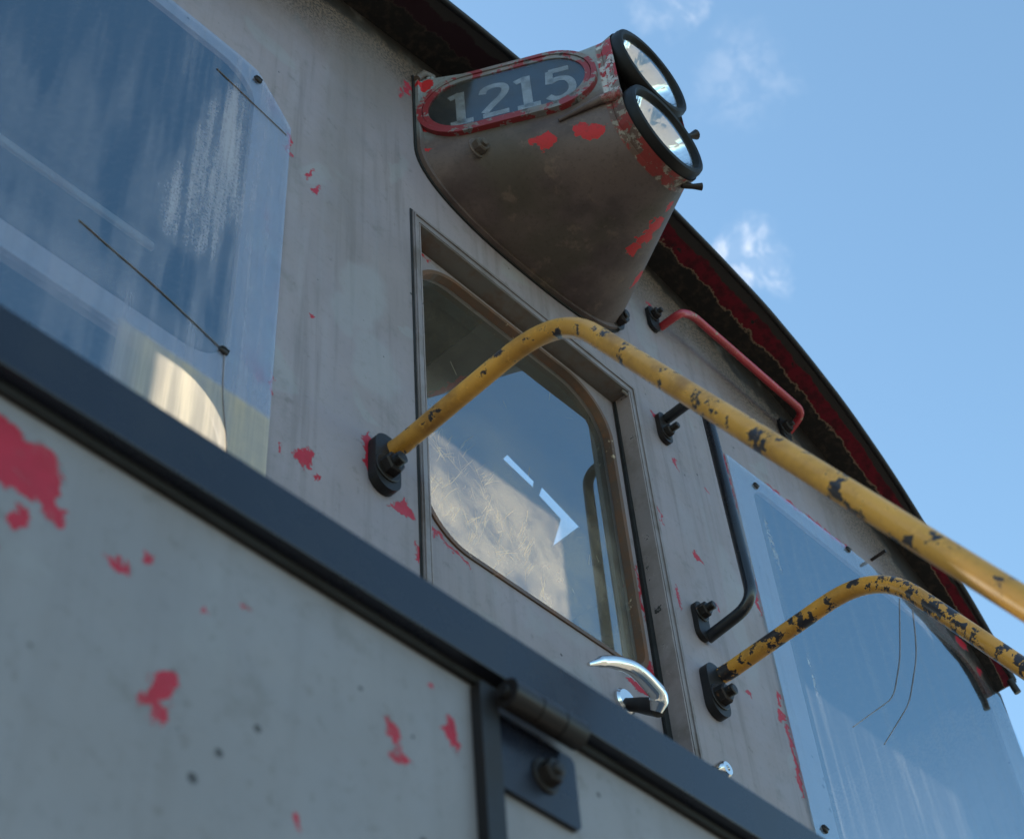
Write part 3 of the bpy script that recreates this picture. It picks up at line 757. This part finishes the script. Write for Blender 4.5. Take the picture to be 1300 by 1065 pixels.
# ---------------------------------------------------------------- engine hood in front of the cab
hood = plate('engine_hood', [(-2.6, 1.25), (2.75, 1.25), (2.75, 2.528), (-2.6, 2.528)], [], -.480, -.470, M['hood'], loco)
box('hood_top', (-2.6, -.4695, 2.515), (2.75, -.0365 + .036, 2.525), M['hood'], hood, 0)
tr = plate('hood_edge_trim', [(-.500, 2.474), (-.500, 2.5285), (-.4975, 2.531), (-.430, 2.531), (-.430, 2.5285), (-.4805, 2.5285), (-.4805, 2.474)], [], -2.6, 2.75, M['trim'], hood, .0008, xf=lambda x, y, z: (y, x, z))
plate('trim_shade_strip', rrect(-2.6, 2.75, 2.4665, 2.4745, .001, 2), [], -.4865, -.4806, M['gap'], hood)  # black strip painting the shade beneath the trim
# hinge
hg = tube('hinge', [(.822, -.503, 2.4555), (.8545, -.503, 2.4560)], .0135, M['nut'], hood, 24)
tube('hinge_knuckle', [(.8560, -.503, 2.4562), (.8845, -.503, 2.4567)], .0135, M['nut'], hg, 24)
tube('hinge_knuckle', [(.8860, -.503, 2.4568), (.9130, -.503, 2.4572)], .0135, M['soot'], hg, 24)
tube('hinge_pin', [(.816, -.503, 2.4554), (.918, -.503, 2.4574)], .006, M['soot'], hg, 12)
plate('hinge_leaf', rrect(.826, .925, 2.375, 2.4475, .006), [], -.486, -.4805, M['trim'], hg, .002)
plate('hinge_strap', rrect(.802, .8235, 2.25, 2.4655, .003), [], -.492, -.4805, M['soot'], hg, .002)
nut('hinge_bolt', (.883, -.486, 2.410), (0, -1, 0), M['soot'], hg, r=.012, h=.011, stud=.004)
for s in (-2.6, 2.743):
    box('hood_side', (s, -.4695, 1.25), (s + .007, -.001, 2.514), M['hood'], hood, 0)
# small lug hanging from the corner of the roof edge
tube('roof_corner_lug', [(XC + 1.683, -.046, 4.066), (XC + 1.688, -.048, 4.046), (XC + 1.693, -.050, 4.030)], .009, M['soot'], roof, 10)

# ------------------------------------------------------------------ light, sky
sun = bpy.data.lights.new('sun', 'SUN'); sun.energy = 4.0; sun.angle = R(.55); sun.color = (1, .88, .70)
so = bpy.data.objects.new('sun', sun); COL.objects.link(so)
el, az = R(SUN_EL), R(SUN_AZ)
dirv = Vector((math.sin(az) * math.cos(el), math.cos(az) * math.cos(el), math.sin(el)))
so.rotation_euler = dirv.to_track_quat('Z', 'Y').to_euler(); so.location = dirv * 30

w = bpy.data.worlds.new('World'); S.world = w; w.use_nodes = True
w.node_tree.nodes.clear(); t = NT(w.node_tree)
sky = t.n('ShaderNodeTexSky', {}, sky_type='NISHITA', sun_disc=False, sun_elevation=el, sun_rotation=az, altitude=50, air_density=1.0, dust_density=.6, ozone_density=.9)
G = t.n('ShaderNodeTexCoord').outputs['Generated']
Gw = t.warp(t.warp(G, 14, .05), 60, .012)
def cdir(v): return Vector(v).normalized()
base = t.n('ShaderNodeVectorMath', {0: G}, operation='NORMALIZE').outputs[0]
Gd = t.warp(t.warp(base, 26, .040), 110, .014)
cov = None
for (d, r, amt, thr) in [((.5515, .2665, .7905), .017, .8, .40), ((.5680, .2600, .7800), .019, .75, .46), ((.5600, .2600, .7860), .022, .7, .44), ((.5680, .2445, .7860), .006, .5, .42),
                         ((.4440, .2060, .8715), .016, .45, .42), ((.4330, .2200, .8740), .014, .22, .44), ((.4960, .2010, .8450), .030, .13, .46),]:
    l = t.n('ShaderNodeVectorMath', {0: Gd, 1: tuple(cdir(d))}, operation='DISTANCE').outputs['Value']
    k = t.ramp(l, r * .25, r * 1.25, 1, 0)
    k = t.math('MULTIPLY', k, amt)
    cov = k if cov is None else t.math('MAXIMUM', cov, k)
puff = t.ramp(t.noise(t.scale3(Gw, (1, 1, .6)), 46, 8, .66), .40, .64, .10, 1.0)
cov = t.math('MULTIPLY', cov, puff)
skyc = t.mix(1.0, sky.outputs[0], (1.10, 1.28, 1.22), 'MULTIPLY')
cloudc = t.n('ShaderNodeVectorMath', {0: (4.3, 4.4, 4.7)}, operation='SCALE'); cloudc.inputs[3].default_value = 1.0
col = t.mix(cov, skyc, cloudc.outputs[0])
bg = t.n('ShaderNodeBackground', {'Color': col, 'Strength': .13})
t.t.links.new(bg.outputs[0], t.n('ShaderNodeOutputWorld').inputs[0])

# ------------------------------------------------------------------ camera
cam = bpy.data.cameras.new('camera'); co = bpy.data.objects.new('camera', cam); COL.objects.link(co)
rx = Vector((.68364152, -.7269803, -.0642955)); dn = Vector((.52205128, .54868195, -.6530012)); fw = Vector((.50999679, .41285319, .75462276))
up_, bk = -dn, -fw
m4 = Matrix(((rx.x, up_.x, bk.x, 0), (rx.y, up_.y, bk.y, -1.20689429), (rx.z, up_.z, bk.z, 1.6), (0, 0, 0, 1)))
co.matrix_world = m4
cam.sensor_fit = 'HORIZONTAL'; cam.sensor_width = 36; cam.lens = 2065.675 / 1300 * 36
cam.shift_y = -45 / 1300
cam.clip_start = .05; cam.clip_end = 6000
cam.dof.use_dof = True; cam.dof.focus_distance = 2.95; cam.dof.aperture_fstop = (cam.lens / 1000) / .0085; cam.dof.aperture_blades = 7
S.camera = co

S.view_settings.view_transform = 'Standard'; S.view_settings.look = 'None'; S.view_settings.gamma = 1; S.view_settings.exposure = 1.2
S.render.engine = 'CYCLES'
S.cycles.use_denoising = True
S.cycles.max_bounces = 12; S.cycles.transparent_max_bounces = 16; S.cycles.glossy_bounces = 6
S.cycles.sample_clamp_indirect = 6
